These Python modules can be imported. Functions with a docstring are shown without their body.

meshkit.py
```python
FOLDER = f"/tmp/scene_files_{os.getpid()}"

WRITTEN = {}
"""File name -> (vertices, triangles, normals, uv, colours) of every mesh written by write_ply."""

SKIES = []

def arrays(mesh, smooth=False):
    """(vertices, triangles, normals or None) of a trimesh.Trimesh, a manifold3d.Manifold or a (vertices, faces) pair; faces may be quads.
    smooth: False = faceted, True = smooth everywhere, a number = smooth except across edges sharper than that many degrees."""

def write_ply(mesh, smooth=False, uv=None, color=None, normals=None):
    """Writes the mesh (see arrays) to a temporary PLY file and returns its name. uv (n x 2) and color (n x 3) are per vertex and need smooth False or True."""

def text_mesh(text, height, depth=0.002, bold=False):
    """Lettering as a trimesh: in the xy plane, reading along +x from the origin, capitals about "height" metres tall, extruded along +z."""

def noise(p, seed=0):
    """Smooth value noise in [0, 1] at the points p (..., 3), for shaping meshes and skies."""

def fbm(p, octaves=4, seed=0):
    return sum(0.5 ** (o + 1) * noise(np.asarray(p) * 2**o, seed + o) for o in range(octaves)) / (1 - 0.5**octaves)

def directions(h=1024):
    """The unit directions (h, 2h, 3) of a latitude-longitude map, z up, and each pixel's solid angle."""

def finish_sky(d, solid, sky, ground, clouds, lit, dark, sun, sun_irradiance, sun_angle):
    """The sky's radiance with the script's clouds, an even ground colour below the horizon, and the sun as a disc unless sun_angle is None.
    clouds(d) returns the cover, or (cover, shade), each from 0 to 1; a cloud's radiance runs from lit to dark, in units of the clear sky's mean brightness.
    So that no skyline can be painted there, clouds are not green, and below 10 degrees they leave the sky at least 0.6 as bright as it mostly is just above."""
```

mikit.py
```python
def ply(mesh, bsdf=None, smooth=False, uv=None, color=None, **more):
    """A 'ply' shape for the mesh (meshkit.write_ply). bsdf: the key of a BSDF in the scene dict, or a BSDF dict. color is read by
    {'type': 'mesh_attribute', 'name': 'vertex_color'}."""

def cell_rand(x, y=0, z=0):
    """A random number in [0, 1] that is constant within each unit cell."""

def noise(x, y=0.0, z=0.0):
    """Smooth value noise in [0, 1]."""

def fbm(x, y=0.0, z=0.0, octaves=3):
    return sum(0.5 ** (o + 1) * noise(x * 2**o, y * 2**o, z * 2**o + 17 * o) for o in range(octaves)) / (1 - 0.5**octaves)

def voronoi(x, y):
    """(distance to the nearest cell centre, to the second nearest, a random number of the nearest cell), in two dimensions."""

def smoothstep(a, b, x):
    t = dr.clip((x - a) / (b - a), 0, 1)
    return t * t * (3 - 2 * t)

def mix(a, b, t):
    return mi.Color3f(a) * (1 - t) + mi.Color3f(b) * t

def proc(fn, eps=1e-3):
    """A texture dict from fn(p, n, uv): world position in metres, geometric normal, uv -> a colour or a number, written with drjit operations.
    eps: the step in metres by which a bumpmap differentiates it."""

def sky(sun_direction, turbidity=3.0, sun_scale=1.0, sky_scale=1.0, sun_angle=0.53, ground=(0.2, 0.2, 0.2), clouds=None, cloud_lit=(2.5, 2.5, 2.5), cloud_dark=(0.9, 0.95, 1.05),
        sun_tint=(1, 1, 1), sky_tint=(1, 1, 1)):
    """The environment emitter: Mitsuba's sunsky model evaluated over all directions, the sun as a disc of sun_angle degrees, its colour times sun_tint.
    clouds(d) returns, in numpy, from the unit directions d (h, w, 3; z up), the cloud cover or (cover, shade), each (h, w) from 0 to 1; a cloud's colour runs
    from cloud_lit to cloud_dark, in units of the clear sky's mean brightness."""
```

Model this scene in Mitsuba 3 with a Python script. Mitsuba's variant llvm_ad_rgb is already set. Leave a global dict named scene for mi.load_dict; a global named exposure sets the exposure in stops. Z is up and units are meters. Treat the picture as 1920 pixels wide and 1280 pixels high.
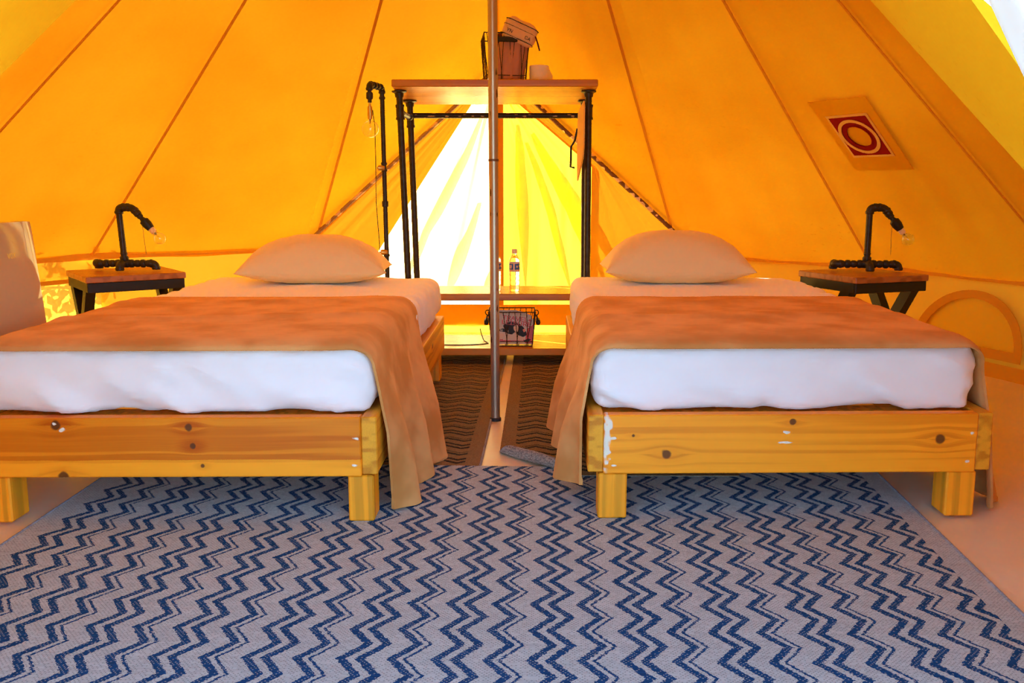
import math, random
import numpy as np, trimesh, drjit as dr, mitsuba as mi
import mikit, meshkit
from mikit import proc, noise, fbm, cell_rand, smoothstep, mix
from shapely.geometry import Polygon

random.seed(7); np.random.seed(7); RNG = np.random.default_rng(7)
T = mi.ScalarTransform4f
scene, labels = {'type': 'scene'}, {}
A = np.array

# ------------------------------------------------------------------ camera, sky, exposure
PITCH = math.atan(287 / 1750.0)
EYE = [0, 0, 0.862]
scene['camera'] = {'type': 'perspective', 'fov': math.degrees(2 * math.atan(960 / 1750.0)), 'fov_axis': 'x', 'near_clip': 0.05, 'far_clip': 500,
                   'to_world': T().look_at(origin=EYE, target=[0, math.cos(PITCH), EYE[2] - math.sin(PITCH)], up=[0, 0, 1])}
scene['sky'] = mikit.sky([-0.58, 0.66, 0.50], turbidity=3.0, sun_scale=1.0, sky_scale=0.85, ground=(0.14, 0.14, 0.12), sky_tint=(0.95, 1.0, 1.08))
exposure = 5.1

# ------------------------------------------------------------------ helpers
def tag(key, label=None, category=None, group=None, kind=None):
    d = {}
    if label: d['label'] = label
    if category: d['category'] = category
    if group: d['group'] = group
    if kind: d['kind'] = kind
    labels[key] = d

def numbered(key):
    used = lambda k: k in scene or k in labels or any(s.startswith(k + '__') for s in scene)
    if not used(key): return key
    n = 1
    while used(f'{key}_{n:03d}'): n += 1
    return f'{key}_{n:03d}'

def obj(name, mesh, bsdf, parent=None, smooth=False, label=None, uv=None, M=None):
    key = numbered((parent + '__' if parent else '') + name)
    if M is not None:
        mesh = mesh.copy(); mesh.apply_transform(M)
    if uv is None and mesh.is_watertight and mesh.volume < 0: mesh = mesh.copy(); mesh.invert()
    scene[key] = mikit.ply(mesh, bsdf, smooth=smooth, uv=uv)
    if label: labels[key] = {'label': label}
    return key

def thing(name, label, category, group=None, kind=None):
    key = numbered(name); tag(key, label, category, group, kind); return key

cat = lambda ms: trimesh.util.concatenate([m for m in ms if m is not None])

def cbox(lo, hi, c=0.003):
    lo, hi = A(lo, float), A(hi, float); h = (hi - lo) / 2; m = (hi + lo) / 2
    c = min(c, h.min() * 0.6); P = []
    for s in np.ndindex(2, 2, 2):
        s = A(s) * 2 - 1
        for k in range(3):
            q = h - c; q[k] = h[k]; P.append(m + s * q)
    return trimesh.convex.convex_hull(A(P))

def prism(poly, depth, origin=(0, 0, 0), u=(1, 0, 0), v=(0, 0, 1)):
    """polygon in the plane (u, v), extruded along u x v by depth"""
    m = trimesh.creation.extrude_polygon(Polygon(poly) if not hasattr(poly, 'exterior') else poly, depth, engine='earcut')
    u, v = A(u, float), A(v, float); w = np.cross(u, v)
    M = np.eye(4); M[:3, 0], M[:3, 1], M[:3, 2], M[:3, 3] = u, v, w, origin
    m.apply_transform(M); return m

def tube(pts, r, n=10, closed=False):
    p = A(pts, float); k = len(p); r = np.broadcast_to(A(r, float), (k,))
    t = np.roll(p, -1, 0) - np.roll(p, 1, 0) if closed else np.gradient(p, axis=0)
    t /= np.linalg.norm(t, axis=1, keepdims=True) + 1e-12
    a = np.cross(t[0], [0, 0, 1.0] if abs(t[0][2]) < .9 else [1.0, 0, 0]); rows = []
    for i in range(k):
        a = a - t[i] * (a @ t[i]); a /= np.linalg.norm(a) + 1e-12; b = np.cross(t[i], a)
        ang = np.arange(n) * 2 * np.pi / n
        rows.append(p[i] + r[i] * (np.cos(ang)[:, None] * a + np.sin(ang)[:, None] * b))
    V = np.vstack(rows); F = []
    for i in range(k if closed else k - 1):
        j = (i + 1) % k
        for s in range(n):
            s2 = (s + 1) % n
            F += [[i * n + s, i * n + s2, j * n + s2], [i * n + s, j * n + s2, j * n + s]]
    if not closed:
        V = np.vstack([V, p[0], p[-1]]); c0, c1 = len(V) - 2, len(V) - 1
        for s in range(n):
            s2 = (s + 1) % n
            F += [[c0, s2, s], [c1, (k - 1) * n + s, (k - 1) * n + s2]]
    return trimesh.Trimesh(V, A(F), process=False)

def lathe(prof, n=24, base=(0, 0, 0), axis=(0, 0, 1)):
    """closed profile of (radius, height) turned round the axis from base"""
    prof = A(prof, float); ax = A(axis, float); ax /= np.linalg.norm(ax)
    p = A(base, float) + prof[:, 1:2] * ax
    a = np.cross(ax, [0, 0, 1.0] if abs(ax[2]) < .9 else [0, 1.0, 0]); a /= np.linalg.norm(a); b = np.cross(ax, a)
    ang = np.arange(n) * 2 * np.pi / n; ring = np.cos(ang)[:, None] * a + np.sin(ang)[:, None] * b
    V = (p[:, None] + np.maximum(prof[:, 0], 0)[:, None, None] * ring[None]).reshape(-1, 3); F = []
    for i in range(len(prof) - 1):
        for s in range(n):
            s2 = (s + 1) % n
            F += [[i * n + s, i * n + s2, (i + 1) * n + s2], [i * n + s, (i + 1) * n + s2, (i + 1) * n + s]]
    m = trimesh.Trimesh(V, A(F), process=False); m.merge_vertices(digits_vertex=4 if min(prof[0, 0], prof[-1, 0]) <= 0 and False else 7)
    m.update_faces(m.nondegenerate_faces()); m.remove_unreferenced_vertices()
    return m

def grid_faces(nu, nv, flip=False):
    i, j = np.meshgrid(np.arange(nu - 1), np.arange(nv - 1), indexing='ij'); a = (i * nv + j).ravel()
    q = np.stack([a, a + nv, a + nv + 1, a + 1], -1)
    if flip: q = q[:, ::-1]
    return np.vstack([q[:, [0, 1, 2]], q[:, [0, 2, 3]]])

def sheet(G, flip=False):
    nu, nv = G.shape[:2]
    return trimesh.Trimesh(G.reshape(-1, 3), grid_faces(nu, nv, flip), process=False)

def shell(G, th):
    """a grid sheet (nu, nv, 3) thickened against its normals by th, closed all round"""
    nu, nv = G.shape[:2]
    N = np.cross(np.gradient(G, axis=0), np.gradient(G, axis=1)); N /= np.linalg.norm(N, axis=-1, keepdims=True) + 1e-12
    B = G - N * np.broadcast_to(A(th, float), (nu, nv))[..., None]; n = nu * nv
    F = [grid_faces(nu, nv), grid_faces(nu, nv, True) + n]
    idx = np.arange(n).reshape(nu, nv)
    loop = np.concatenate([idx[:, 0], idx[-1, 1:], idx[-2::-1, -1], idx[0, -2:0:-1]]); nx = np.roll(loop, -1)
    F.append(np.vstack([np.stack([loop, loop + n, nx + n], -1), np.stack([loop, nx + n, nx], -1)]))
    return trimesh.Trimesh(np.vstack([G.reshape(-1, 3), B.reshape(-1, 3)]), np.vstack(F), process=False)

def rounded(lo, hi, r, step):
    """subdivided rounded box for soft things"""
    lo, hi = A(lo, float), A(hi, float); h = (hi - lo) / 2; mid = (lo + hi) / 2; parts = []
    for ax in range(3):
        b, c = [k for k in range(3) if k != ax]
        nb, nc = max(3, int(2 * h[b] / step)), max(3, int(2 * h[c] / step))
        gb, gc = np.meshgrid(np.linspace(-h[b], h[b], nb), np.linspace(-h[c], h[c], nc), indexing='ij')
        for s in (-1, 1):
            G = np.zeros(gb.shape + (3,)); G[..., ax] = s * h[ax]; G[..., b] = gb; G[..., c] = gc
            parts.append(sheet(G, flip=(s > 0) != (ax != 1)))
    m = cat(parts); m.merge_vertices(digits_vertex=6)
    v = np.array(m.vertices); r = A(r if np.ndim(r) else [r] * 3, float)
    c = np.clip(v, -(h - r), h - r); d = (v - c) / r
    # cube-to-sphere on the shell of each corner
    n = d / np.maximum(np.linalg.norm(d, axis=1, keepdims=True), 1e-9)
    v = c + n * r
    m.vertices = v + mid; m.fix_normals(); return m

def frame(O, ex, ey, dz=0.0):
    M = np.eye(4); M[:2, 0] = ex; M[:2, 1] = ey; M[:3, 3] = [O[0], O[1], dz]; return M

def place(x, y, z, deg=0.0):
    a = math.radians(deg); M = np.eye(4); M[:2, :2] = [[math.cos(a), -math.sin(a)], [math.sin(a), math.cos(a)]]; M[:3, 3] = x, y, z; return M

def mat(key, **k): scene[key] = k; return key
def rgb(*c): return {'type': 'rgb', 'value': list(c if len(c) == 3 else [c[0]] * 3)}
def princ(key, color, rough=0.5, metallic=0.0, **k):
    return mat(key, type='twosided', nested={'type': 'principled', 'base_color': color if isinstance(color, dict) else rgb(*color), 'roughness': rough, 'metallic': metallic, **k})
def cloth(key, color, trans, **k):
    return mat(key, type='principledthin', base_color=color if isinstance(color, dict) else rgb(*color), roughness=0.8, diff_trans=trans, spec_trans=0.0, **k)

# ------------------------------------------------------------------ materials
def canvas_fn(c, dark, speck=1.0):
    def fn(p, n, uv):
        w = fbm(p.x * 2.3, p.y * 2.3, p.z * 2.3, 3); f = noise(p.x * 130, p.y * 130, p.z * 130)
        t = 0.55 * smoothstep(0.25, 0.8, w) + 0.12 * f
        s = smoothstep(0.83, 0.9, noise(p.x * 55 + 3, p.y * 55, p.z * 55)) * smoothstep(0.45, 0.7, fbm(p.x * 1.7 + 9, p.y * 1.7, p.z * 1.7, 2)) * 0.35 * speck
        return mix(c, dark, dr.clip(t + s, 0, 1))
    return proc(fn)

ROOF_T = 0.068  # kept low: tree shade over the roof is put into its transmission
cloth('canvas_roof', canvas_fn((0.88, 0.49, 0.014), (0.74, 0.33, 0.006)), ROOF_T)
cloth('canvas_wall', canvas_fn((0.90, 0.60, 0.045), (0.84, 0.50, 0.025), 0.3), 0.092)
cloth('canvas_door', (0.92, 0.70, 0.06), 0.42)
cloth('canvas_crease', (0.93, 0.80, 0.16), 1.35)
cloth('canvas_sunny_leaf', (0.97, 0.90, 0.46), 0.85)  # left leaf: stronger sun imitated by a paler, sheerer copy of the door canvas
cloth('canvas_double', (0.88, 0.46, 0.02), 0.12)
cloth('canvas_band', (0.75, 0.36, 0.03), 0.10)
cloth('canvas_pane', (0.95, 0.76, 0.08), 0.32)
cloth('leaf_green', (0.12, 0.25, 0.03), 0.6)
cloth('canvas_white', (0.88, 0.87, 0.84), 0.2)
cloth('red_patch', (0.30, 0.015, 0.01), 0.10)
cloth('cream_patch', (0.92, 0.62, 0.16), 0.35)
cloth('paper_bag', (0.85, 0.60, 0.22), 0.5)

def floor_fn(p, n, uv):
    w = fbm(p.x * 3, p.y * 3, 0, 3); s = noise(p.x * 60, p.y * 60)
    return mix((0.80, 0.66, 0.42), (0.68, 0.53, 0.31), 0.7 * w + 0.15 * s)
mat('vinyl_floor', type='bumpmap', tex=proc(lambda p, n, uv: fbm(p.x * 5, p.y * 9, 0, 3)), scale=0.006,
    nested={'type': 'twosided', 'nested': {'type': 'principled', 'base_color': proc(floor_fn), 'roughness': 0.38, 'specular': 0.45}})

def rug_fn(W, L, border, border_v, light, dark):
    """zigzag weave; uv in metres: u across the stripes, v along them"""
    P, Z, AMP = 0.174, 0.117, 0.0205
    k = lambda c, f: tuple(float(q) * f for q in c)
    def fn(p, n, uv):
        u, v = uv.x, uv.y
        row = dr.floor(v / 0.0032)
        ph = v / Z; tri = dr.abs((ph - dr.floor(ph)) * 2 - 1) * 2 - 1
        q = u - tri * AMP + (cell_rand(row, dr.floor(u / 0.05)) - 0.5) * 0.0045
        q = (q - border) / P; q = (q - dr.floor(q)) * P
        ln = lambda o, w: dr.select(dr.abs(q - o) < w, 1.0, 0.0)
        d = dr.maximum(dr.maximum(ln(0.030, 0.0092), ln(0.0655, 0.0092)), dr.maximum(ln(0.124, 0.0090), ln(0.1475, 0.0034)))
        d = d * dr.select((u > border) & (u < W - border) & (v > border_v) & (v < L - border_v), 1.0, 0.0)
        cu, cv = dr.floor(u / 0.0085 + 0.5 * dr.floor(v / 0.0048)), dr.floor(v / 0.0048)
        fu, fv = u / 0.0085 + 0.5 * dr.floor(v / 0.0048) - cu, v / 0.0048 - cv
        dot = dr.select((dr.abs(fu - 0.5) < 0.17) & (dr.abs(fv - 0.5) < 0.36), 1.0, 0.0)
        tick = dot * dr.select(cell_rand(cu, cv, 5) > 0.25, 1.0, 0.0)
        yarn = cell_rand(row, dr.floor(u / 0.012), 2)
        base = mix(light, k(light, 0.72), yarn * 0.6 + 0.4 * fbm(u * 14, v * 60, 0, 2))
        base = mix(base, k(light, 0.35), tick * 0.55)
        nav = mix(dark, k(dark, 1.9), yarn * 0.5); nav = mix(nav, k(light, 0.7), dot * 0.55 * dr.select(cell_rand(cu, cv, 6) > 0.35, 1.0, 0.0))
        return mix(base, nav, d)
    return proc(fn)
RW, RL = 2.27, 1.62
princ('rug_weave', rug_fn(RW, RL, 0.055, 0.0, (0.45, 0.48, 0.44), (0.005, 0.035, 0.10)), 0.9, specular=0.15)
princ('runner_weave', rug_fn(2.1, 0.72, 0.02, 0.05, (0.27, 0.17, 0.075), (0.010, 0.010, 0.012)), 0.9, specular=0.15)  # orange light put into the brown; same weave as the grey rug
princ('rug_binding', proc(lambda p, n, uv: mix((0.30, 0.33, 0.36), (0.19, 0.22, 0.25), cell_rand(dr.floor(p.y * 160), dr.floor(p.x * 50)))), 0.9)
princ('rug_back', proc(lambda p, n, uv: mix((0.36, 0.33, 0.28), (0.14, 0.13, 0.12), cell_rand(dr.floor(p.x * 220), dr.floor(p.y * 220), dr.floor(p.z * 220)))), 0.95)

def wood_fn(axes, c1, c2, knots=(), marks=(), split=None, scale=1.0):
    """pine: axes = which coordinates run (along, across, deep); knots (a, b, r); marks: white filler (a, b, ra, rb)"""
    def fn(p, n, uv):
        k = (p.x, p.y, p.z); a, b, c = k[axes[0]], k[axes[1]], k[axes[2]]
        bend, near, core = mi.Float(0), mi.Float(0), mi.Float(0)
        for ka, kb, kr in knots:
            da, db = (a - ka), (b - kb); r = dr.sqrt(da * da * 0.30 + db * db)
            bend += dr.exp(-dr.square(r / (kr * 2.2))) * kr * 2.2 * dr.select(db > 0, 1.0, -1.0)
            rr = dr.sqrt(da * da + db * db) / kr * (0.85 + 0.3 * noise(da * 90, db * 90, ka * 50))
            core = dr.maximum(core, 1 - smoothstep(0.7, 1.15, rr)); near = dr.maximum(near, 1 - smoothstep(0.8, 3.6, r / kr))
        y = b - bend * 0.8 + 0.020 * (fbm(a * 2.2 * scale, b * 5, c * 5, 2) - 0.5)
        ring = noise(y * 95 * scale, a * 1.1, c * 40); fine = noise(y * 420, a * 7, c * 300)
        t = 0.72 * smoothstep(0.42, 0.72, ring) + 0.22 * fine + 0.35 * (fbm(a * 3, b * 12, c * 12, 3) - 0.5)
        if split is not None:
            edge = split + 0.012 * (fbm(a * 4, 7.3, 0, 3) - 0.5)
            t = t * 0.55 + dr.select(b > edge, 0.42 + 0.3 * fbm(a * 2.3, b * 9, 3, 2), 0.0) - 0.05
        col = mix(c1, c2, dr.clip(t + 0.30 * near, 0, 1.3))
        col = mix(col, (0.10, 0.030, 0.008), core * 0.92)
        for ma, mb, ra, rb in marks:
            m = 1 - smoothstep(0.6, 1.1, dr.sqrt(dr.square((a - ma) / ra) + dr.square((b - mb) / rb)) + 0.9 * (noise(a * 110, b * 110, 4) - 0.5))
            col = mix(col, (0.80, 0.74, 0.60), dr.clip(m, 0, 1))
        return col
    return proc(fn)
P1, P2 = (1.0, 0.36, 0.012), (0.62, 0.15, 0.003)
varnish = dict(rough=0.45, specular=0.3)
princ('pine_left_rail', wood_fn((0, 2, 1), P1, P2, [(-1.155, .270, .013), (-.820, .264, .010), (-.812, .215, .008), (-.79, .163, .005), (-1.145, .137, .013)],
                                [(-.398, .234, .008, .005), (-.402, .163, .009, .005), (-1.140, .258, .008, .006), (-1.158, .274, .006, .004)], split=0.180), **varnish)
princ('pine_right_rail', wood_fn((0, 2, 1), P1, (0.78, 0.23, 0.006), [(.398, .186, .0125), (.722, .270, .009), (1.108, .222, .013), (.312, .235, .004)],
                                 [(.262, .228, .008, .004), (.262, .156, .008, .004), (1.190, .238, .006, .005), (1.182, .162, .006, .005), (.705, .215, .020, .003), (.707, .242, .009, .004),
                                  (.243, .215, .011, .07), (.25, .262, .012, .014)]), **varnish)
princ('pine', wood_fn((2, 0, 1), P1, (0.62, 0.24, 0.010)), **varnish)
princ('pine_side', wood_fn((1, 2, 0), (0.80, 0.36, 0.02), (0.52, 0.17, 0.008), [(3.7, .235, .012), (3.2, .2, .009)]), **varnish)
princ('shelf_wood', wood_fn((0, 1, 2), (0.56, 0.25, 0.020), (0.40, 0.13, 0.008), [(.33, 4.55, .008)]), 0.32, specular=0.5)
princ('table_wood', wood_fn((0, 1, 2), (0.46, 0.18, 0.055), (0.30, 0.10, 0.03)), 0.35, specular=0.5)
princ('iron_pipe', proc(lambda p, n, uv: mix((0.018, 0.017, 0.018), (0.05, 0.042, 0.035), fbm(p.x * 60, p.y * 60, p.z * 60, 2))), 0.42, metallic=0.35)
princ('iron_worn', proc(lambda p, n, uv: mix((0.022, 0.018, 0.016), (0.42, 0.30, 0.16), smoothstep(0.70, 0.78, noise(p.x * 45, p.y * 60, p.z * 120)))), 0.4, metallic=0.4)
princ('black_metal', (0.012, 0.013, 0.015), 0.45, specular=0.4)
princ('wire_metal', (0.05, 0.032, 0.02), 0.45, metallic=0.5)
princ('brass', (0.72, 0.48, 0.14), 0.3, metallic=0.9)
princ('galvanized', proc(lambda p, n, uv: mix(mix((0.56, 0.47, 0.35), (0.44, 0.37, 0.28), fbm(p.x * 30, p.y * 30, p.z * 9, 2)), (0.09, 0.06, 0.04),
      smoothstep(0.76, 0.82, noise(p.x * 130, p.y * 130, p.z * 26)) * smoothstep(0.5, 0.65, noise(7, 3, p.z * 5)))), 0.36, metallic=0.8)
princ('rusty_pole', proc(lambda p, n, uv: mix((0.16, 0.08, 0.04), (0.78, 0.62, 0.40), smoothstep(0.56, 0.62, noise(p.x * 34, p.y * 20, p.z * 34)))), 0.45, metallic=0.45)
princ('bronze_pole', proc(lambda p, n, uv: mix((0.34, 0.22, 0.12), (0.70, 0.55, 0.35), smoothstep(0.62, 0.70, noise(p.x * 22, p.y * 20, p.z * 22)))), 0.4, metallic=0.5)
princ('rubber', (0.02, 0.02, 0.02), 0.7)
princ('sheet_white', (0.86, 0.86, 0.88), 0.75, specular=0.2, sheen=0.3)
princ('pillow_cream', (0.85, 0.67, 0.33), 0.75, specular=0.2, sheen=0.3)
princ('fleece', proc(lambda p, n, uv: mix((0.68, 0.36, 0.125), (0.50, 0.22, 0.058), smoothstep(0.3, 0.75, fbm(p.x * 9, p.y * 9, p.z * 9, 4)))), 0.85, specular=0.1, sheen=0.9, sheen_tint=0.6)
princ('fridge_white', (0.56, 0.40, 0.21), 0.05, specular=0.25)
princ('gold_print', (0.85, 0.6, 0.1), 0.4)
princ('white_porcelain', (0.80, 0.78, 0.75), 0.6)
princ('cloth_pink_towel', (0.50, 0.25, 0.22), 0.9, sheen=0.5)
princ('cloth_cream_towel', (0.70, 0.50, 0.38), 0.9, sheen=0.5)
princ('cloth_maroon_cloth', (0.10, 0.018, 0.012), 0.9)
princ('ink_black', (0.015, 0.014, 0.014), 0.6)
princ('cover_red', (0.60, 0.05, 0.025), 0.4)
princ('cover_paper', (0.66, 0.54, 0.36), 0.4)
princ('cover_skin', (0.72, 0.52, 0.30), 0.4)
princ('cover_orange', (0.75, 0.20, 0.04), 0.4)
princ('label_blue', (0.03, 0.12, 0.42), 0.35)
princ('label_pale', (0.72, 0.52, 0.40), 0.4)
princ('cap_white', (0.85, 0.70, 0.45), 0.5)
princ('cord_dark', (0.05, 0.035, 0.02), 0.6)
princ('chain_brass', (0.35, 0.2, 0.07), 0.45, metallic=0.6)
mat('bulb_glass', type='dielectric', int_ior=1.5)
mat('water', type='dielectric', int_ior=1.33)

# ------------------------------------------------------------------ tent shell
PX, PY, APEX = -0.062, 3.42, A([-0.062, 3.42, 2.82])
R_HEM, R_BASE = 2.50, 2.44
YB, ZB = 5.60, 1.545            # back door plane, top of its A-frame
YF, ZF = 1.18, 1.85             # front door plane (open, behind the beds' foot end)
seams_r = [28, 52.3, 79, 106, 130, 153.6]
seams_l = [-28.4, -57, -84, -108, -131, -153.6]
def pol(az, r, z): a = np.radians(az); return np.stack([PX + r * np.sin(a), PY + r * np.cos(a), z + 0 * a], -1)
def hem_z(az, lo, hi):
    t = (az - lo) / (hi - lo); x = R_HEM * np.sin(np.radians(az))
    return 0.475 - 0.016 * x + 0.035 * (np.abs(2 * t - 1) ** 2 - 0.5)
def roof_patch(E, n_t=44, sag=0.012, seed=0, wr=1.0):
    """ruled canvas from the apex to the edge points E (n, 3)"""
    t = np.linspace(0.02, 1, n_t)[:, None, None]; G = APEX + (E[None] - APEX) * t
    s = np.linspace(0, 1, len(E))[None, :]; tt = t[..., 0]
    across = np.sin(np.pi * s) ** 0.8
    amp = 0.009 * wr * across * tt ** 2.5 * np.sin(s * 26 - 5 * tt + 6 * fb(G * 1.1, seed)) + 0.020 * across * (fb(G * 1.6, seed + 5) - 0.5) * tt
    G = G.copy(); G[..., 2] += -sag * across * np.sin(np.pi * tt ** 1.3) * 0.6 + amp * np.sin(np.pi * np.minimum(tt, .5)) * np.clip((1 - tt) * 8, 0.15, 1)
    return G
def fb(p, seed=0): return meshkit.fbm(np.asarray(p) + 11.3, 3, seed)

tag('ceiling', 'orange sunlit canvas roof of the bell tent rising to the centre pole', 'tent roof', kind='structure')
def seam_strip(a, b, w=0.014, off=0.012, n=26):
    """a flat felled seam tape lying under the canvas between two points"""
    p = a + (b - a) * np.linspace(0.05, 1, n)[:, None]; d = (b - a) / np.linalg.norm(b - a)
    c = A([PX, PY, 0.9]) - (a + b) / 2; side = np.cross(d, c); side /= np.linalg.norm(side); nrm = np.cross(side, d)
    if nrm @ c < 0: nrm = -nrm
    G = np.stack([p - side * w / 2 + nrm * off, p + side * w / 2 + nrm * off], 1)
    G[:, :, 2] -= 0.03 * 0 
    return shell(G, 0.003)
for side in (seams_r, seams_l):
    for lo, hi in zip(side[:-1], side[1:]):
        az = np.linspace(lo, hi, 40); E = pol(az, R_HEM, hem_z(az, lo, hi))
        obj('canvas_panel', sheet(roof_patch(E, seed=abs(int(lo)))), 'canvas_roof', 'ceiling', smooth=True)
    for az in side[1:-1]:
        e = pol(A([float(az)]), R_HEM, A([0.475 - 0.016 * R_HEM * math.sin(math.radians(az)) + 0.0175]))[0]
        obj('seam_tape', seam_strip(APEX, e), 'canvas_band', 'ceiling')
hemB = [pol(A([float(s)]), R_HEM, A([0.475 - 0.016 * R_HEM * math.sin(math.radians(s)) + .0175]))[0] for s in (seams_l[0], seams_r[0])]
AB = A([-0.086, YB, ZB])
AF = A([-0.06, YF, ZF])
hemF = [pol(A([float(s)]), R_HEM, A([0.475 - 0.016 * R_HEM * math.sin(math.radians(s)) + .0175]))[0] for s in (seams_l[-1], seams_r[-1])]
for a, b, sd in ((hemB[0], AB, 3), (AB, hemB[1], 4), (hemF[1], AF, 5), (AF, hemF[0], 6)):
    E = a + (b - a) * np.linspace(0, 1, 40)[:, None]
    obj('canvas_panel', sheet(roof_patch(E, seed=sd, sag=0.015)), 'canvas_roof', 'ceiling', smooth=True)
for e in (AB, hemB[0] + (AB - hemB[0]) * .07, hemB[1] + (AB - hemB[1]) * .12): obj('seam_tape', seam_strip(APEX, e), 'canvas_band', 'ceiling')

# stove pipe port sewn to the right roof
def on_roof(az, r):  # point of the cone at this azimuth and radius from the pole
    t = r / R_HEM; e = pol(A([float(az)]), R_HEM, A([0.46]))[0]; return APEX + (e - APEX) * t
pc = on_roof(64.0, 1.80); d_dn = on_roof(64.0, 2.3) - pc; d_dn /= np.linalg.norm(d_dn)
d_ac = on_roof(68, 1.8) - on_roof(60, 1.8); d_ac -= d_dn * (d_ac @ d_dn); d_ac /= np.linalg.norm(d_ac)
nin = np.cross(d_ac, d_dn); nin = nin if nin @ (A([PX, PY, .9]) - pc) > 0 else -nin
def patch(poly, off, th=0.002, u=d_ac, v=d_dn):
    w = np.cross(u, v); s = 1 if w @ nin > 0 else -1
    return prism(poly, th, pc + nin * off - (w * s < 0).any() * 0, u, v if s > 0 else v) if s > 0 else prism([(-a, b) for a, b in poly] if not hasattr(poly, 'exterior') else __import__('shapely').affinity.scale(poly, -1, 1, origin=(0, 0)), th, pc + nin * off, -u, v)
sq = lambda a, b: [(-a, -b), (a, -b), (a, b), (-a, b)]
from shapely.geometry import Point
def ring(r1, r0): return Point(0, 0).buffer(r1, 48).difference(Point(0, 0).buffer(r0, 48))
port = 'ceiling__stove_port'
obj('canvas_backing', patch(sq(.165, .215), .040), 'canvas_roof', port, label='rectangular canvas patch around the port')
obj('border', patch(Polygon(sq(.118, .128)).difference(Polygon(sq(.105, .115))), .043), 'cream_patch', port)
obj('red_panel', patch(Polygon(sq(.105, .115)).difference(Point(0, 0).buffer(.060, 48)), .044), 'red_patch', port, label='dark red square panel with round hole')
obj('cream_ring', patch(ring(.102, .086), .048), 'cream_patch', port, label='cream stitched ring')
obj('inner_ring', patch(ring(.066, .060), .048), 'red_patch', port)

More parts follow.
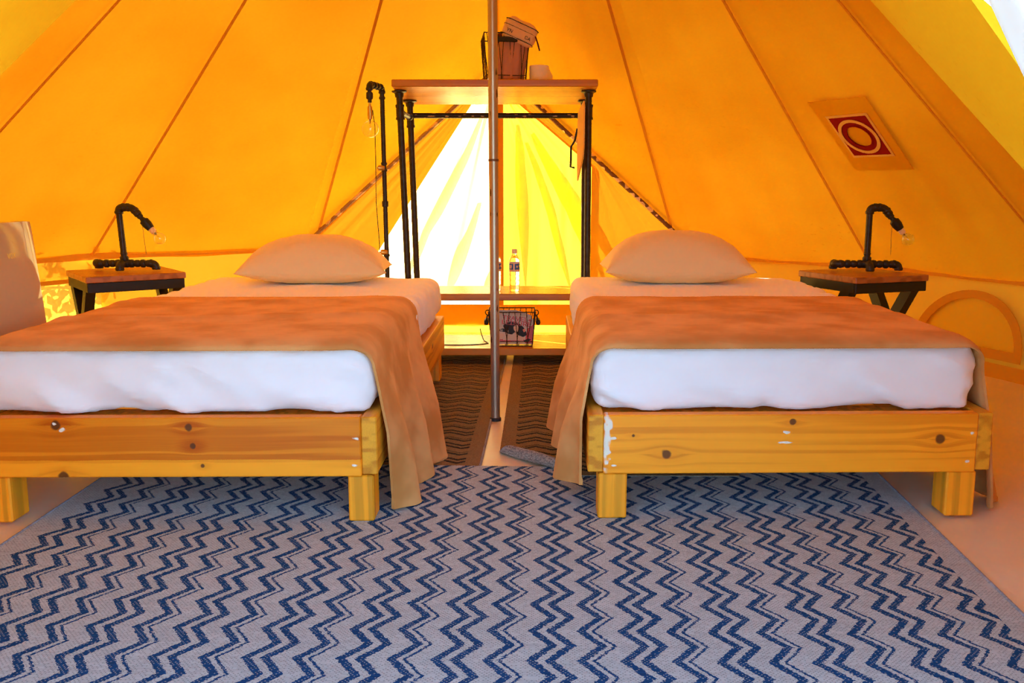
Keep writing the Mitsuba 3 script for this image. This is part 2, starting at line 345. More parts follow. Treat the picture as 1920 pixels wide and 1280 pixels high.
# ------------------------------------------------------------------ walls
def wall_grid(lo, hi, n=90, nz=14, seed=0, zlo=0.0, zhi=None, dr_=0.0):
    az = np.linspace(lo, hi, n); t = np.linspace(0, 1, nz)
    top = 0.485 - 0.016 * R_HEM * np.sin(np.radians(az)) if zhi is None else np.full(n, zhi)
    Z = zlo + (top[:, None] - zlo) * t[None]
    Rr = R_BASE + (R_HEM - R_BASE) * (Z / 0.48) + dr_ + 0.02 * (fb(np.stack([az[:, None] * .2 + 0 * Z, Z * 4, 0 * Z], -1), seed) - .5) * np.sin(np.pi * np.clip(Z / .48, 0, 1))
    return pol(az[:, None] + 0 * Z, Rr, Z)
for nm, lo, hi, lab in (('wall_left', seams_l[-1], seams_l[0], 'low yellow canvas wall of the tent on the left'), ('wall_right', seams_r[0], seams_r[-1], 'low yellow canvas wall of the tent on the right')):
    tag(nm, lab, 'tent wall', kind='structure')
    if nm == 'wall_left':
        for a0, a1, q0, q1, sd_ in ((lo, -66.2, 0, None, 3), (-66.2, -56.5, 0, .10, 3), (-66.2, -56.5, .40, None, 3), (-56.5, hi, 0, None, 4)):
            obj('canvas', sheet(wall_grid(a0, a1, seed=sd_, zlo=q0, zhi=q1)), 'canvas_wall', nm, smooth=True)
    else: obj('canvas', sheet(wall_grid(lo, hi, seed=3)), 'canvas_wall', nm, smooth=True)
    obj('skirt', sheet(wall_grid(lo, hi, zlo=0.0, zhi=0.065, nz=4, dr_=-0.02)), 'canvas_band', nm, smooth=True, label='darker groundsheet edge turned up along the wall')
    obj('hem_band', sheet(np.stack([pol(np.linspace(lo, hi, 90), R_HEM - .022, 0.502 - 0.016 * R_HEM * np.sin(np.radians(np.linspace(lo, hi, 90)))),
                                    pol(np.linspace(lo, hi, 90), R_HEM - .024, 0.468 - 0.016 * R_HEM * np.sin(np.radians(np.linspace(lo, hi, 90))))], 1)), 'canvas_band', nm, smooth=True)

def half_moon(key, az0, half, z0, h, canvas, label):
    """D-shaped window flap on the round wall"""
    tag(key, label, 'tent window', kind='structure')
    def P(a, z, off): return pol(az0 + np.degrees(a / R_BASE), R_BASE + (R_HEM - R_BASE) * (z / .48) - off, z)
    th = np.linspace(0, np.pi, 41); rr = np.linspace(0.02, 0.9, 10)
    a, r = np.meshgrid(th, rr, indexing='ij')
    obj('flap', sheet(P(half * r * np.cos(a), z0 + h * r * np.sin(a), .012)), canvas, key, smooth=True)
    G = np.stack([P(half * k * np.cos(th), z0 + h * k * np.sin(th), .022) for k in (0.88, 1.02)], 1)
    obj('border', shell(G, .004), 'canvas_band', key, smooth=40, label='darker orange piped border')
    x = np.linspace(-half, half, 20); obj('sill', shell(np.stack([P(x, z0 - .022 + 0 * x, .020), P(x, z0 + .022 + 0 * x, .020)], 1), .004), 'canvas_band', key, smooth=40)
half_moon('window_1', 66.5, 0.305, 0.105, 0.275, 'canvas_wall', 'closed half-moon canvas window flap low on the right wall')

tag('window_2', 'bright mesh window low on the left wall behind the bedside table, dappled with leaf shadows', 'tent window', kind='structure')
wa = np.linspace(-66.2, -56.5, 24)
obj('mesh_pane', sheet(np.stack([pol(wa, R_BASE + (R_HEM - R_BASE) * (q / .48) - .014, q) for q in np.linspace(.10, .40, 8)], 1)), 'canvas_pane', 'window_2', smooth=True)
for q0, q1 in ((.395, .415), (.085, .105)): obj('border', shell(np.stack([pol(wa, R_HEM - .030, q0), pol(wa, R_HEM - .030, q1)], 1), .003), 'canvas_band', 'window_2', smooth=40)
lv, rg_ = [], np.random.default_rng(5)
c0, c1 = A([-2.72, 4.74, .66]), A([-2.26, 4.97, .44])
stem = c0 + (c1 - c0) * np.linspace(0, 1, 8)[:, None] + A([0, 0, .04]) * np.sin(np.linspace(0, np.pi, 8))[:, None]
for i in range(150):
    b_ = stem[int(rg_.integers(1, 8))] + rg_.normal(0, .075, 3); a_ = rg_.uniform(0, 6.28); l = rg_.uniform(.045, .085)
    e1 = A([math.cos(a_), math.sin(a_), rg_.normal(0, .5)]); e1 /= np.linalg.norm(e1); e2 = np.cross(e1, rg_.normal(0, 1, 3)); e2 /= np.linalg.norm(e2)
    pp = A([b_, b_ + e1 * l * .5 + e2 * l * .28, b_ + e1 * l, b_ + e1 * l * .5 - e2 * l * .28]); lv.append(trimesh.Trimesh(pp, [[0, 1, 2], [0, 2, 3]], process=False))
k = thing('leafy_branch', 'leafy branch outside the left wall, seen as a shadow on its bright window', 'branch')
obj('stem', tube(stem, .006, 6), 'cord_dark', k, smooth=True); obj('leaves', cat(lv), 'leaf_green', k); labels[k + '__leaves'] = {'kind': 'stuff'}

tag('floor', 'smooth beige vinyl groundsheet covering the tent floor', 'tent floor', kind='structure')
az = np.linspace(-153.6, 153.6, 80); P = pol(az, R_BASE + .01, 0.0)[:, :2]
fl = np.vstack([P, [[0.9, 0.3], [-0.9, 0.3]]])
obj('groundsheet', prism([tuple(q) for q in fl], 0.02, (0, 0, -0.02), (1, 0, 0), (0, 1, 0)), 'vinyl_floor', 'floor')

# ------------------------------------------------------------------ back door with its A-frame
tag('door_1', 'glowing back door of the tent, zipped shut in the middle', 'tent door', kind='structure')
def door_pt(x, z): return A([x, YB, z])
def door_edge(z, s):   # half width of the A at height z
    a, b = (hemB[0], AB) if s < 0 else (hemB[1], AB); return a[0] + (b[0] - a[0]) * (z - a[2]) / (b[2] - a[2]) if z > a[2] else a[0] + 0.1 * s * (a[2] - z)
def door_sheet(xa, xb, z0, z1, nx=60, nz=50, fold=0.012, yo=0.0, seed=0):
    """xa(z) to xb(z), with folds that fan out from the top"""
    z = np.linspace(z0, z1, nz); s = np.linspace(0, 1, nx); G = np.zeros((nx, nz, 3))
    for j, zz in enumerate(z):
        x = xa(zz) + (xb(zz) - xa(zz)) * s; G[:, j, 0] = x; G[:, j, 2] = zz
    f = meshkit.fbm(np.stack([s[:, None] * 7 + 0 * z[None] , 0.6 * z[None] + 0 * s[:, None], np.full((nx, nz), seed)], -1), 2, seed) - .5
    G[..., 1] = YB + yo + fold * f * 4 * np.sin(np.pi * s)[:, None]
    return G
mid = -0.065
inL = lambda z: min(-0.26 + (z - 1.31) * 0.66, -.12)     # inner edge of the left heavy gusset
inR = lambda z: max(.03, min(.06 + (1.33 - z) * 1.2, .47))
obj('gusset', sheet(door_sheet(lambda z: door_edge(z, -1), inL, 0.17, 1.42, seed=1, fold=.006)), 'canvas_double', 'door_1', smooth=True, label='heavy orange canvas left of the bright door leaf')
obj('gusset', sheet(door_sheet(inR, lambda z: door_edge(z, 1), 0.17, 1.42, seed=2, fold=.006)), 'canvas_double', 'door_1', smooth=True, label='heavy orange canvas right of the door leaf')
obj('leaf', sheet(door_sheet(lambda z: inL(z) - .02, lambda z: mid - .02, 0.15, 1.42, seed=3, yo=.03, fold=.012)), 'canvas_sunny_leaf', 'door_1', smooth=True, label='left door leaf made whiter and sheerer for stronger sun on it')
obj('leaf', sheet(door_sheet(lambda z: mid - .02, lambda z: inR(z) + .02, 0.15, 1.42, seed=4, yo=.03, fold=.02)), 'canvas_door', 'door_1', smooth=True, label='yellow glowing right door leaf')
obj('zip_band', shell(door_sheet(lambda z: mid - .026, lambda z: mid + .014, 0.05, 1.50, nx=3, fold=0, yo=-.01), .004), 'canvas_band', 'door_1')
# creases where the thin cloth lies double
def crease(pts, w):
    p = A(pts, float); t = np.linspace(0, 1, 24); k = np.linspace(0, 1, len(p))
    x, z = np.interp(t, k, p[:, 0]), np.interp(t, k, p[:, 1]); ww = w * np.sin(np.pi * np.clip(t * .85 + .12, 0, 1))
    G = np.stack([np.stack([x - ww / 2, np.full(24, YB + .062), z], -1), np.stack([x + ww / 2, np.full(24, YB + .062), z], -1)], 1)
    return sheet(G)
for pts, w in (([(-.20, 1.30), (-.36, .95), (-.55, .62), (-.62, .38)], .075), ([(-.22, .80), (-.33, .52), (-.43, .25)], .075), ([(-.12, .45), (-.17, .3), (-.21, .2)], .06), ([(-.50, .72), (-.60, .5), (-.66, .36)], .06)):
    obj('crease', crease(pts, w), 'canvas_crease', 'door_1', smooth=True)
for pts, w in (([(.01, 1.25), (.03, .8), (.05, .3)], .07), ([(.06, 1.15), (.22, .72), (.34, .25)], .06), ([(.10, 1.2), (.33, .78), (.52, .32)], .09), ([(.19, 1.07), (.45, .66), (.66, .3)], .08)):
    obj('crease', crease(pts, w), 'canvas_crease', 'door_1', smooth=True)
obj('sill_band', shell(door_sheet(lambda z: -1.35, lambda z: 1.25, 0.045, 0.17, nx=40, nz=6, fold=.02, yo=-.015, seed=8), .004), 'canvas_double', 'door_1', smooth=40, label='orange double band along the foot of the door')
obj('sill_reflection', sheet(door_sheet(lambda z: -1.3, lambda z: 1.2, 0.0, 0.05, nx=30, nz=4, fold=.0, yo=-.005)), 'canvas_door', 'door_1', smooth=True)  # bright strip added in place of the door glow mirrored on the groundsheet
for (a, s) in ((hemB[0], -1), (hemB[1], 1)):   # canvas sleeves below the frame poles
    d = AB - a; d /= np.linalg.norm(d); dn = A([-d[2] * -s, 0, -abs(d[0])]); dn /= np.linalg.norm(dn); dn[2] = -abs(dn[2])
    t = np.linspace(0, np.linalg.norm(AB - a) * .98, 30)[:, None]; base = a + d * t + A([0, -.035, 0])
    G = np.stack([base, base + dn * .075], 1)
    obj('pole_sleeve', shell(G if s < 0 else G[:, ::-1], .004), 'canvas_band', 'door_1', smooth=40)
fr = thing('tent_pole', 'inverted V of two slim metal poles framing the back door', 'tent pole')
for (a, m, lab) in ((hemB[0], 'bronze_pole', 'bronze-coloured left pole'), (hemB[1], 'rusty_pole', 'right pole with flaking rusty finish')):
    foot = a + (a - AB) / (AB[2] - a[2]) * a[2] * .35; foot = A([foot[0], YB - .06, 0.0])
    top = AB + A([0, -.06, .0]); kn = a + A([0, -.06, 0])
    obj('pole', tube([foot, kn, kn + (top - kn) * .5, top], .0125), m, fr, smooth=50, label=lab)

# front door flap, tied back at the right edge of the opening
tag('door_2', 'pale canvas flaps of the open front door, edging the view at the top right', 'tent door', kind='structure')
z = np.linspace(1.83, 0.02, 40); s = np.linspace(0, 1, 26)
for sd in (1, -1):
    G = np.zeros((26, 40, 3)); a_edge = 1.11 * np.minimum((1.86 - z) / 1.37, 1) + .03
    x0 = np.maximum(.61 - (z - 1.08) * .57 + (0 if sd > 0 else .09), 0.0); x1 = np.maximum(a_edge, x0 + .05)
    G[..., 0] = sd * (x0 + (x1 - x0) * s[:, None]) - .03; G[..., 2] = z; G[..., 1] = YF - .02 + .02 * np.sin(s[:, None] * 9 + z * 2)
    obj('flap', shell(G, .003), 'canvas_white', 'door_2', smooth=True)

# ------------------------------------------------------------------ centre pole
tp = thing('tent_pole', 'round galvanized steel centre pole standing between the two beds', 'tent pole')
b, t = A([-.062, 3.42, 0.012]), A([-.074, 3.42, 2.765]); j = b + (t - b) * .345
obj('lower_tube', tube([b, j], .0168, 24), 'galvanized', tp, smooth=50)
obj('upper_tube', tube([j + (t - b) * .001, t], .0172, 24), 'galvanized', tp, smooth=50)
obj('joint_ring', lathe([(0, -.004), (.0185, -.004), (.0185, .004), (0, .004)], 24, j), 'rusty_pole', tp, smooth=40)
obj('foot_plate', lathe([(0, 0), (.021, 0), (.021, .010), (.017, .012), (0, .012)], 24, (-.062, 3.42, .0005)), 'rubber', tp, smooth=40)

# ------------------------------------------------------------------ rugs
def quad_rug(c00, c10, c11, c01, W, L, z, th, swap=False, fold=None, n=(50, 40), over=None):
    """corners near-left, near-right, far-right, far-left -> (top mesh, uv, edge loop)"""
    u, v = np.meshgrid(np.linspace(0, 1, n[0]), np.linspace(0, 1, n[1]), indexing='ij')
    c = [A(q, float) for q in (c00, c10, c11, c01)]
    XY = ((1 - u) * (1 - v))[..., None] * c[0] + (u * (1 - v))[..., None] * c[1] + (u * v)[..., None] * c[2] + ((1 - u) * v)[..., None] * c[3]
    G = np.concatenate([XY, np.full(u.shape + (1,), z)], -1)
    G[..., 2] += 0.0015 * (fb(G * 3, 2) - .5)
    if over is not None: G[..., 2] += .010 * np.clip((over + .12 - G[..., 1]) / .12, 0, 1)
    z = G[..., 2].copy()
    if fold is not None:
        p0, nrm, r = A(fold[0], float), A(fold[1], float), fold[2]; nrm /= np.linalg.norm(nrm)
        s = (G[..., :2] - p0) @ nrm; on = s > 0; th_ = np.clip(s, 0, None) / r; rho = r - .0034 * th_ / (2 * np.pi)
        x = rho * np.sin(th_); zz = r - rho * np.cos(th_)
        G[..., :2] = np.where(on[..., None], G[..., :2] + ((x - s)[..., None]) * nrm, G[..., :2]); G[..., 2] = np.where(on, z + zz, G[..., 2])
    UV = np.stack([v * W, u * L] if swap else [u * W, v * L], -1)
    return G, UV
# stripes run towards the back; the rug lies slightly askew
G, UV = quad_rug((-1.262, 1.20), (0.992, 1.17), (1.112, 2.76), (-1.222, 2.855), RW, RL, .009, .008)
rg = thing('area_rug', 'large grey rug with navy zigzag stripes in the foreground under the foot of both beds', 'rug')
S = shell(G, .008); obj('weave', S, 'rug_weave', rg, smooth=False, uv=np.vstack([UV.reshape(-1, 2)] * 2))
for k in (0, -1): obj('binding', tube(G[k] + A([0, 0, -.003]), .0055, 8), 'rug_binding', rg, smooth=True)
G, UV = quad_rug((-.82, 2.856), (-.100, 2.820), (-.028, 4.84), (-.75, 4.84), 2.1, .72, .0050, .004, swap=True)
rn = thing('runner_rug', 'wave-striped runner painted brown for the orange light, left of the centre pole', 'rug', 'runners between the beds')
obj('weave', shell(G, .004), 'runner_weave', rn, uv=np.vstack([UV.reshape(-1, 2)] * 2))
obj('binding', tube(G[-1] + A([0, 0, .0]), .004, 6), 'rug_back', rn, smooth=True)
G, UV = quad_rug((-.048, 2.70), (.68, 2.69), (.735, 4.84), (.012, 4.84), 2.1, .72, .0050, .004, swap=True, fold=((-.046, 3.00), (-.80, -.62), .0145), n=(150, 320), over=2.80)
rn = thing('runner_rug', 'wave-striped runner painted brown for the orange light, right of the pole, near corner curled over', 'rug', 'runners between the beds')
NN = np.cross(np.gradient(G, axis=0), np.gradient(G, axis=1)); NN /= np.linalg.norm(NN, axis=-1, keepdims=True)
obj('weave', shell(G, .0018), 'runner_weave', rn, uv=np.vstack([UV.reshape(-1, 2)] * 2))
obj('backing', shell(G - NN * .002, .0018), 'rug_back', rn, label='grey woven underside showing where the corner is curled')

# ------------------------------------------------------------------ beds
W, L = 1.05, 1.91
BEDS = [dict(O=A([-.345, 2.31]) - W * A([1, .012]), ex=A([1, .012]), ey=A([.0183, 1.0]), rail='pine_left_rail', side='left'),
        dict(O=A([.196, 2.33]), ex=A([1, .019]), ey=A([.027, 1.0]), rail='pine_right_rail', side='right')]
Z0, Z1 = 0.137, 0.289
def bed_frame(b, label, legx):
    M = frame(b['O'], b['ex'], b['ey']); k = thing('bed_frame', label, 'bed frame')
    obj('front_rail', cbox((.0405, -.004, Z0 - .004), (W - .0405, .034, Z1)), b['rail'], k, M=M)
    obj('back_rail', cbox((.0405, L - .036, Z0), (W - .0405, L, Z1)), 'pine_side', k, M=M)
    for x in (0, W - .04): obj('side_rail', cbox((x, 0, Z0), (x + .04, L, Z1)), 'pine_side', k, M=M)
    for (xa, xb), ys in zip((legx[0], legx[1], legx[0], legx[1]), (.006, .006, L - .11, L - .11)):
        obj('leg', cbox((xa, ys, 0.0095 if ys < 1 else 0.006), (xb, ys + .085, Z0 - .0045), .004), 'pine', k, M=M)
    for i in range(9):
        y = .07 + i * .215; obj('slat', cbox((.041, y, Z1 - .03), (W - .041, y + .08, Z1 - .012)), 'pine', k, M=M)
    return k
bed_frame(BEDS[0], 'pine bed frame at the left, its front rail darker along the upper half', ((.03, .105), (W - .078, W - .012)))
bed_frame(BEDS[1], 'pine bed frame at the right, its front rail smeared with white filler at one end', ((.028, .103), (W - .107, W - .030)))

def mattress(b, label, xa, xb, seed):
    m = rounded((xa, .030, Z1 + .001), (xb, L - .01, .468), (.052, .045, .055), .014)
    v = np.array(m.vertices); n = m.vertex_normals
    front = np.clip(1 - (v[:, 1] - .02) / .12, 0, 1)
    wr = (fb(v * A([5, 5, 9]), seed) - .5) * .026 + np.clip(fb(v * A([3.2, 9, 14]) + v[:, :1] * A([0, 0, 9]), seed + 7) - .52, 0, 1) * .09 * front * np.clip((.445 - v[:, 2]) / .03, 0, 1)
    diag = np.sin((v[:, 0] * 18 + v[:, 2] * 46) + 5 * fb(v * 3, seed + 3)) * .009 * np.clip((.42 - v[:, 2]) / .1, 0, 1) * front
    puck = np.sin(v[:, 2] * 120 + v[:, 0] * 25 + 6 * fb(v * 6, seed + 1)) * .006 * front * (np.exp(-((v[:, 0] - xa) / .05) ** 2) + np.exp(-((v[:, 0] - xb) / .05) ** 2))
    side = np.sin(v[:, 1] * 46 + 7 * fb(v * 2.4, seed + 2)) * .003 * np.clip((np.abs(v[:, 0] - (xa + xb) / 2) - (xb - xa) / 2 + .12) / .1, 0, 1)
    v = v + n * (wr + diag + puck + side)[:, None]
    v[:, 2] = np.where(v[:, 2] < Z1 + .0015, Z1 + .0015, v[:, 2]); v[:, 2] += np.where((v[:, 2] < Z1 + .03), 0, 0)
    m.vertices = v
    k = thing('mattress', label, 'mattress')
    obj('fitted_sheet', m, 'sheet_white', k, smooth=True, M=frame(b['O'], b['ex'], b['ey']))
mattress(BEDS[0], 'mattress in a white fitted sheet on the left pine bed frame', .015, W - .012, 1)
mattress(BEDS[1], 'mattress in a white fitted sheet on the right pine bed frame', .014, W - .030, 2)

def pillow(x, y, w, d, h, yaw, label, seed, lean=0.0):
    n = 70; u, v = np.meshgrid(np.linspace(-1, 1, n), np.linspace(-1, 1, n), indexing='ij')
    def side(sg, hh):
        f = np.clip((1 - np.abs(u) ** 2.4), 0, 1) ** .60 * np.clip((1 - np.abs(v) ** 2.6), 0, 1) ** .55
        pinch = 1 - .10 * (np.abs(v) ** 3) * (1 - np.abs(u) ** 2)
        X, Y = u * w / 2 * (1 - .07 * (1 - np.abs(v) ** 2) * np.abs(u) ** 4), v * d / 2 * (1 - .10 * (1 - np.abs(u) ** 2) * np.abs(v) ** 4)
        P = np.stack([X, Y, sg * hh * f], -1)
        P[..., 2] += sg * f * (fb(P * A([7, 7, 3]), seed) - .5) * .020 + sg * .0025 * np.sin(u * 40 + 5 * fb(P * 5, seed + 1)) * f * np.abs(u) ** 2
        return P
    top, bot = side(1, h * .72), side(-1, h * .28)
    m = cat([sheet(top), sheet(bot, True)]); m.merge_vertices(digits_vertex=5)
    vz = np.array(m.vertices); vz[:, 2] = np.maximum(vz[:, 2], -h * .24) + h * .24 + lean * vz[:, 0] * 0
    m.vertices = vz; m.fix_normals()
    k = thing('pillow', label, 'pillow'); obj('pillowcase', m, 'pillow_cream', k, smooth=True, M=place(x, y, .4725, yaw))
pillow(-.832, 3.985, .615, .43, .205, 4, 'plump cream pillow at the head of the left bed', 11)
pillow(.692, 3.985, .615, .43, .225, -2, 'plump cream pillow at the head of the right bed', 12)

def smooth_row(a, n=7): return np.convolve(np.pad(a, n, mode='edge'), np.ones(2 * n + 1) / (2 * n + 1), 'valid')
def blanket(b, label, xa, xb, left, right, yb, seed):
    """left/right: dict(hem z, flare front, flare back, Y front, Y back at the hem); the sheet lies over the mattress and hangs down both sides"""
    zt, r = .484, .070; ny = 90
    sec = []   # (side -1/0/1, s along the section, x, z, drop 0..1)
    def drop(sd, x, hem, n=46):
        z = np.linspace(hem, zt - r, n); return [(sd, x, zz, (zt - r - zz) / (zt - r - hem), 0.0) for zz in z]
    sec += drop(-1, xa, left['hem'])
    sec += [(-1, xa + r - r * math.cos(t), zt - r + r * math.sin(t), 0.0, math.sin(t)) for t in np.linspace(.1, np.pi / 2, 14)]
    sec += [(0, x, zt, 0.0, 1.0) for x in np.linspace(xa + r, xb - r, 80)[1:-1]]
    sec += [(1, xb - r + r * math.cos(t), zt - r + r * math.sin(t), 0.0, math.sin(t)) for t in np.linspace(np.pi / 2, .1, 14)]
    sec += drop(1, xb, right['hem'])[::-1]
    sd, X, Zz, D, NZ = (A(q, float) for q in zip(*sec)); nx = len(X)
    v = (np.linspace(0, 1, ny) ** 1.35)[None]; D_ = D[:, None]; G = np.zeros((nx, ny, 3))
    yf = np.where(sd < 0, left['yf'], np.where(sd > 0, right['yf'], .045)); yk = np.where(sd < 0, left['yb'], np.where(sd > 0, right['yb'], yb))
    Yf = .045 + (yf - .045) * D; xs = np.linspace(0, 1, nx)
    Yb = yb + .035 * (fb(np.stack([xs * 9, 0 * xs, 0 * xs + seed], -1), seed) - .5) * 2; Yb = Yb + (yk - yb) * D ** .9
    Y = Yf[:, None] + (Yb - Yf)[:, None] * v
    flare = np.where(sd[:, None] < 0, left['f0'] + (left['f1'] - left['f0']) * v, np.where(sd[:, None] > 0, right['f0'] + (right['f1'] - right['f0']) * v, 0)) 
    need = .024 * np.clip(D_ * 2.2, 0, 1)
    fold = (.5 - .5 * np.cos(2 * np.pi * 2.6 * v ** .85 + .5 * np.sin(v * 7 + seed))) * (.012 + .048 * D_) * np.clip(D_ * 1.6, 0, 1) ** 1.1 + .006 * np.sin(v * 31 + seed) * D_
    fa = np.where(sd[:, None] < 0, left.get('fa', 1.0), right.get('fa', 1.0)); out = flare * D_ ** 1.15 + need + fold * fa
    G[..., 0] = X[:, None] + sd[:, None] * out; G[..., 1] = Y; G[..., 2] = Zz[:, None]
    P = np.stack([G[..., 0] * 3, G[..., 1] * 9, G[..., 2] * 2], -1)
    top = smooth_row(NZ)[:, None]
    bump = .014 * np.clip(fb(P, seed) - .40, 0, 1) + .010 * np.exp(-((v - .86 - .05 * np.sin(xs[:, None] * 11)) / .06) ** 2) * (fb(P * .5, seed + 4)) + .006 * np.exp(-((v - .45 - .04 * np.sin(xs[:, None] * 7 + 2)) / .05) ** 2)
    G[..., 2] += top * bump * np.clip(v * 8, 0, 1)
    # the front edge rolls down over the mattress's rounded edge
    roll = np.clip(1 - v / .065, 0, 1); G[..., 2] -= top * .024 * (1 - np.sqrt(np.clip(1 - roll ** 2, 0, 1))); G[..., 1] -= top * .036 * roll ** .6
    # hem of the hanging sides
    hemw = np.sin(v * 9 + seed) * .012 * D_ ** 2; G[..., 2] = np.maximum(G[..., 2] + hemw + .0 , .012)
    edge = np.clip((D_ - .93) / .02, 0, 1); 
    k = thing('blanket', label, 'blanket')
    S = shell(G, .007 + .003 * (edge + 0 * v)); M = frame(b['O'], b['ex'], b['ey'])
    obj('fleece', S, 'fleece', k, smooth=50, M=M)
blanket(BEDS[0], 'camel fleece blanket across the left bed, one side trailing down to the rug', .006, W - .006,
        dict(hem=.30, f0=.0, f1=.0, yf=.05, yb=.9, fa=.15), dict(hem=.012, f0=.006, f1=.048, yf=.06, yb=.62), .965, 21)
blanket(BEDS[1], 'camel fleece blanket over the foot half of the right bed, hanging down both its sides', .004, W - .018,
        dict(hem=.085, f0=.0, f1=.015, yf=.055, yb=.74), dict(hem=.014, f0=.042, f1=.01, yf=.055, yb=.70), .95, 22)

# ------------------------------------------------------------------ bedside tables with pipe lamps
def side_table(cx, cy, deg, s, label):
    """cx, cy: the near corner; the top's sides run at deg from it"""
    k = thing('bedside_table', label, 'table'); M = place(cx, cy, 0, deg); H = .495
    obj('tabletop', cbox((0, 0, H - .027), (s, s, H), .003), 'table_wood', k, M=M)
    a = .006
    for lo, hi in (((a, a), (s - a, a + .012)), ((a, s - a - .012), (s - a, s - a))):
        obj('apron', cbox((lo[0], lo[1], H - .070), (hi[0], hi[1], H - .0275), .002), 'black_metal', k, M=M)
    for x in (a, s - a - .04):    # two splayed-in frames of flat bar on opposite sides
        y0, y1 = a + .0125, s - a - .0125; t = .045; i = .125; zt, zb = H - .0275, .0065
        bar = lambda p, q: Polygon([(p - .0, zt), (p + (t + .015) * (1 if q > p else -1), zt), (q, zb), (q - (t + .015) * (1 if q > p else -1), zb)])
        sh = bar(y0, y1).union(bar(y1, y0)).union(Polygon([(y0, zb), (y1, zb), (y1, zb + .02), (y0, zb + .02)])).union(Polygon([(y0, zt), (y1, zt), (y1, zt - .04), (y0, zt - .04)]))
        m = prism(sh, .04, (x, 0, 0), (0, 1, 0), (0, 0, 1))
        obj('leg_frame', m, 'black_metal', k, M=M)
    return M, H, s
def pipe(p, q, r=.0125, fit=True, n=14):
    """a nipple of pipe with two collars of a fitting at its ends"""
    return tube([p, q], r, n)
def collar(p, d, r=.018, l=.014, n=14):
    return lathe([(0, -l / 2), (r * .88, -l / 2), (r, -l / 4), (r, l / 4), (r * .88, l / 2), (0, l / 2)], n, p, d)
def elbow(p, d0, d1, r=.0165, R=.022, n=14):
    """bend from direction d0 to d1 with its corner at p"""
    d0, d1 = A(d0, float) / np.linalg.norm(d0), A(d1, float) / np.linalg.norm(d1); a, c = A(p) - d0 * R, A(p) + d1 * R
    t = np.linspace(0, 1, 9)[:, None]; path = (1 - t) ** 2 * a + 2 * t * (1 - t) * A(p) + t ** 2 * c
    return cat([tube(path, r, n), collar(a, d0, r * 1.14), collar(c, d1, r * 1.14)])
def bulb(k, base, d, r=.030, cap='cap_white', capr=.0135, caplen=.024, neck=.012):
    d = A(d, float) / np.linalg.norm(d)
    bk = k + '__bulb'
    obj('cap', lathe([(0, 0), (capr, 0), (capr * 1.05, caplen * .5), (capr * .95, caplen), (0, caplen)], 18, base, d), cap, bk, smooth=40)
    c = neck + caplen + r * .8; th = np.linspace(0, np.pi, 22)
    prof = [(0.0, caplen * .9)] + [(max(r * math.sin(t), capr * .85 if t < 1.0 else 0), c - r * math.cos(t)) for t in th if c - r * math.cos(t) > caplen]
    gl = lathe(prof, 28, base, d); inn = gl.copy(); cc = A(base) + d * c; inn.vertices = cc + (inn.vertices - cc) * .955
    if gl.volume < 0: gl.invert(); inn.invert()
    inn.invert(); obj('glass', cat([gl, inn]), 'bulb_glass', bk, smooth=True)
    obj('filament', cat([lathe([(0, caplen), (.0035, caplen), (.0022, caplen + r * .45), (0, caplen + r * .5)], 10, base, d),
                         tube([A(base) + d * (caplen + r * (.45 + .14 * i)) + A([.006, 0, 0]) * (i % 2 * 2 - 1) for i in range(5)], .0007, 5)]), 'chain_brass', bk)
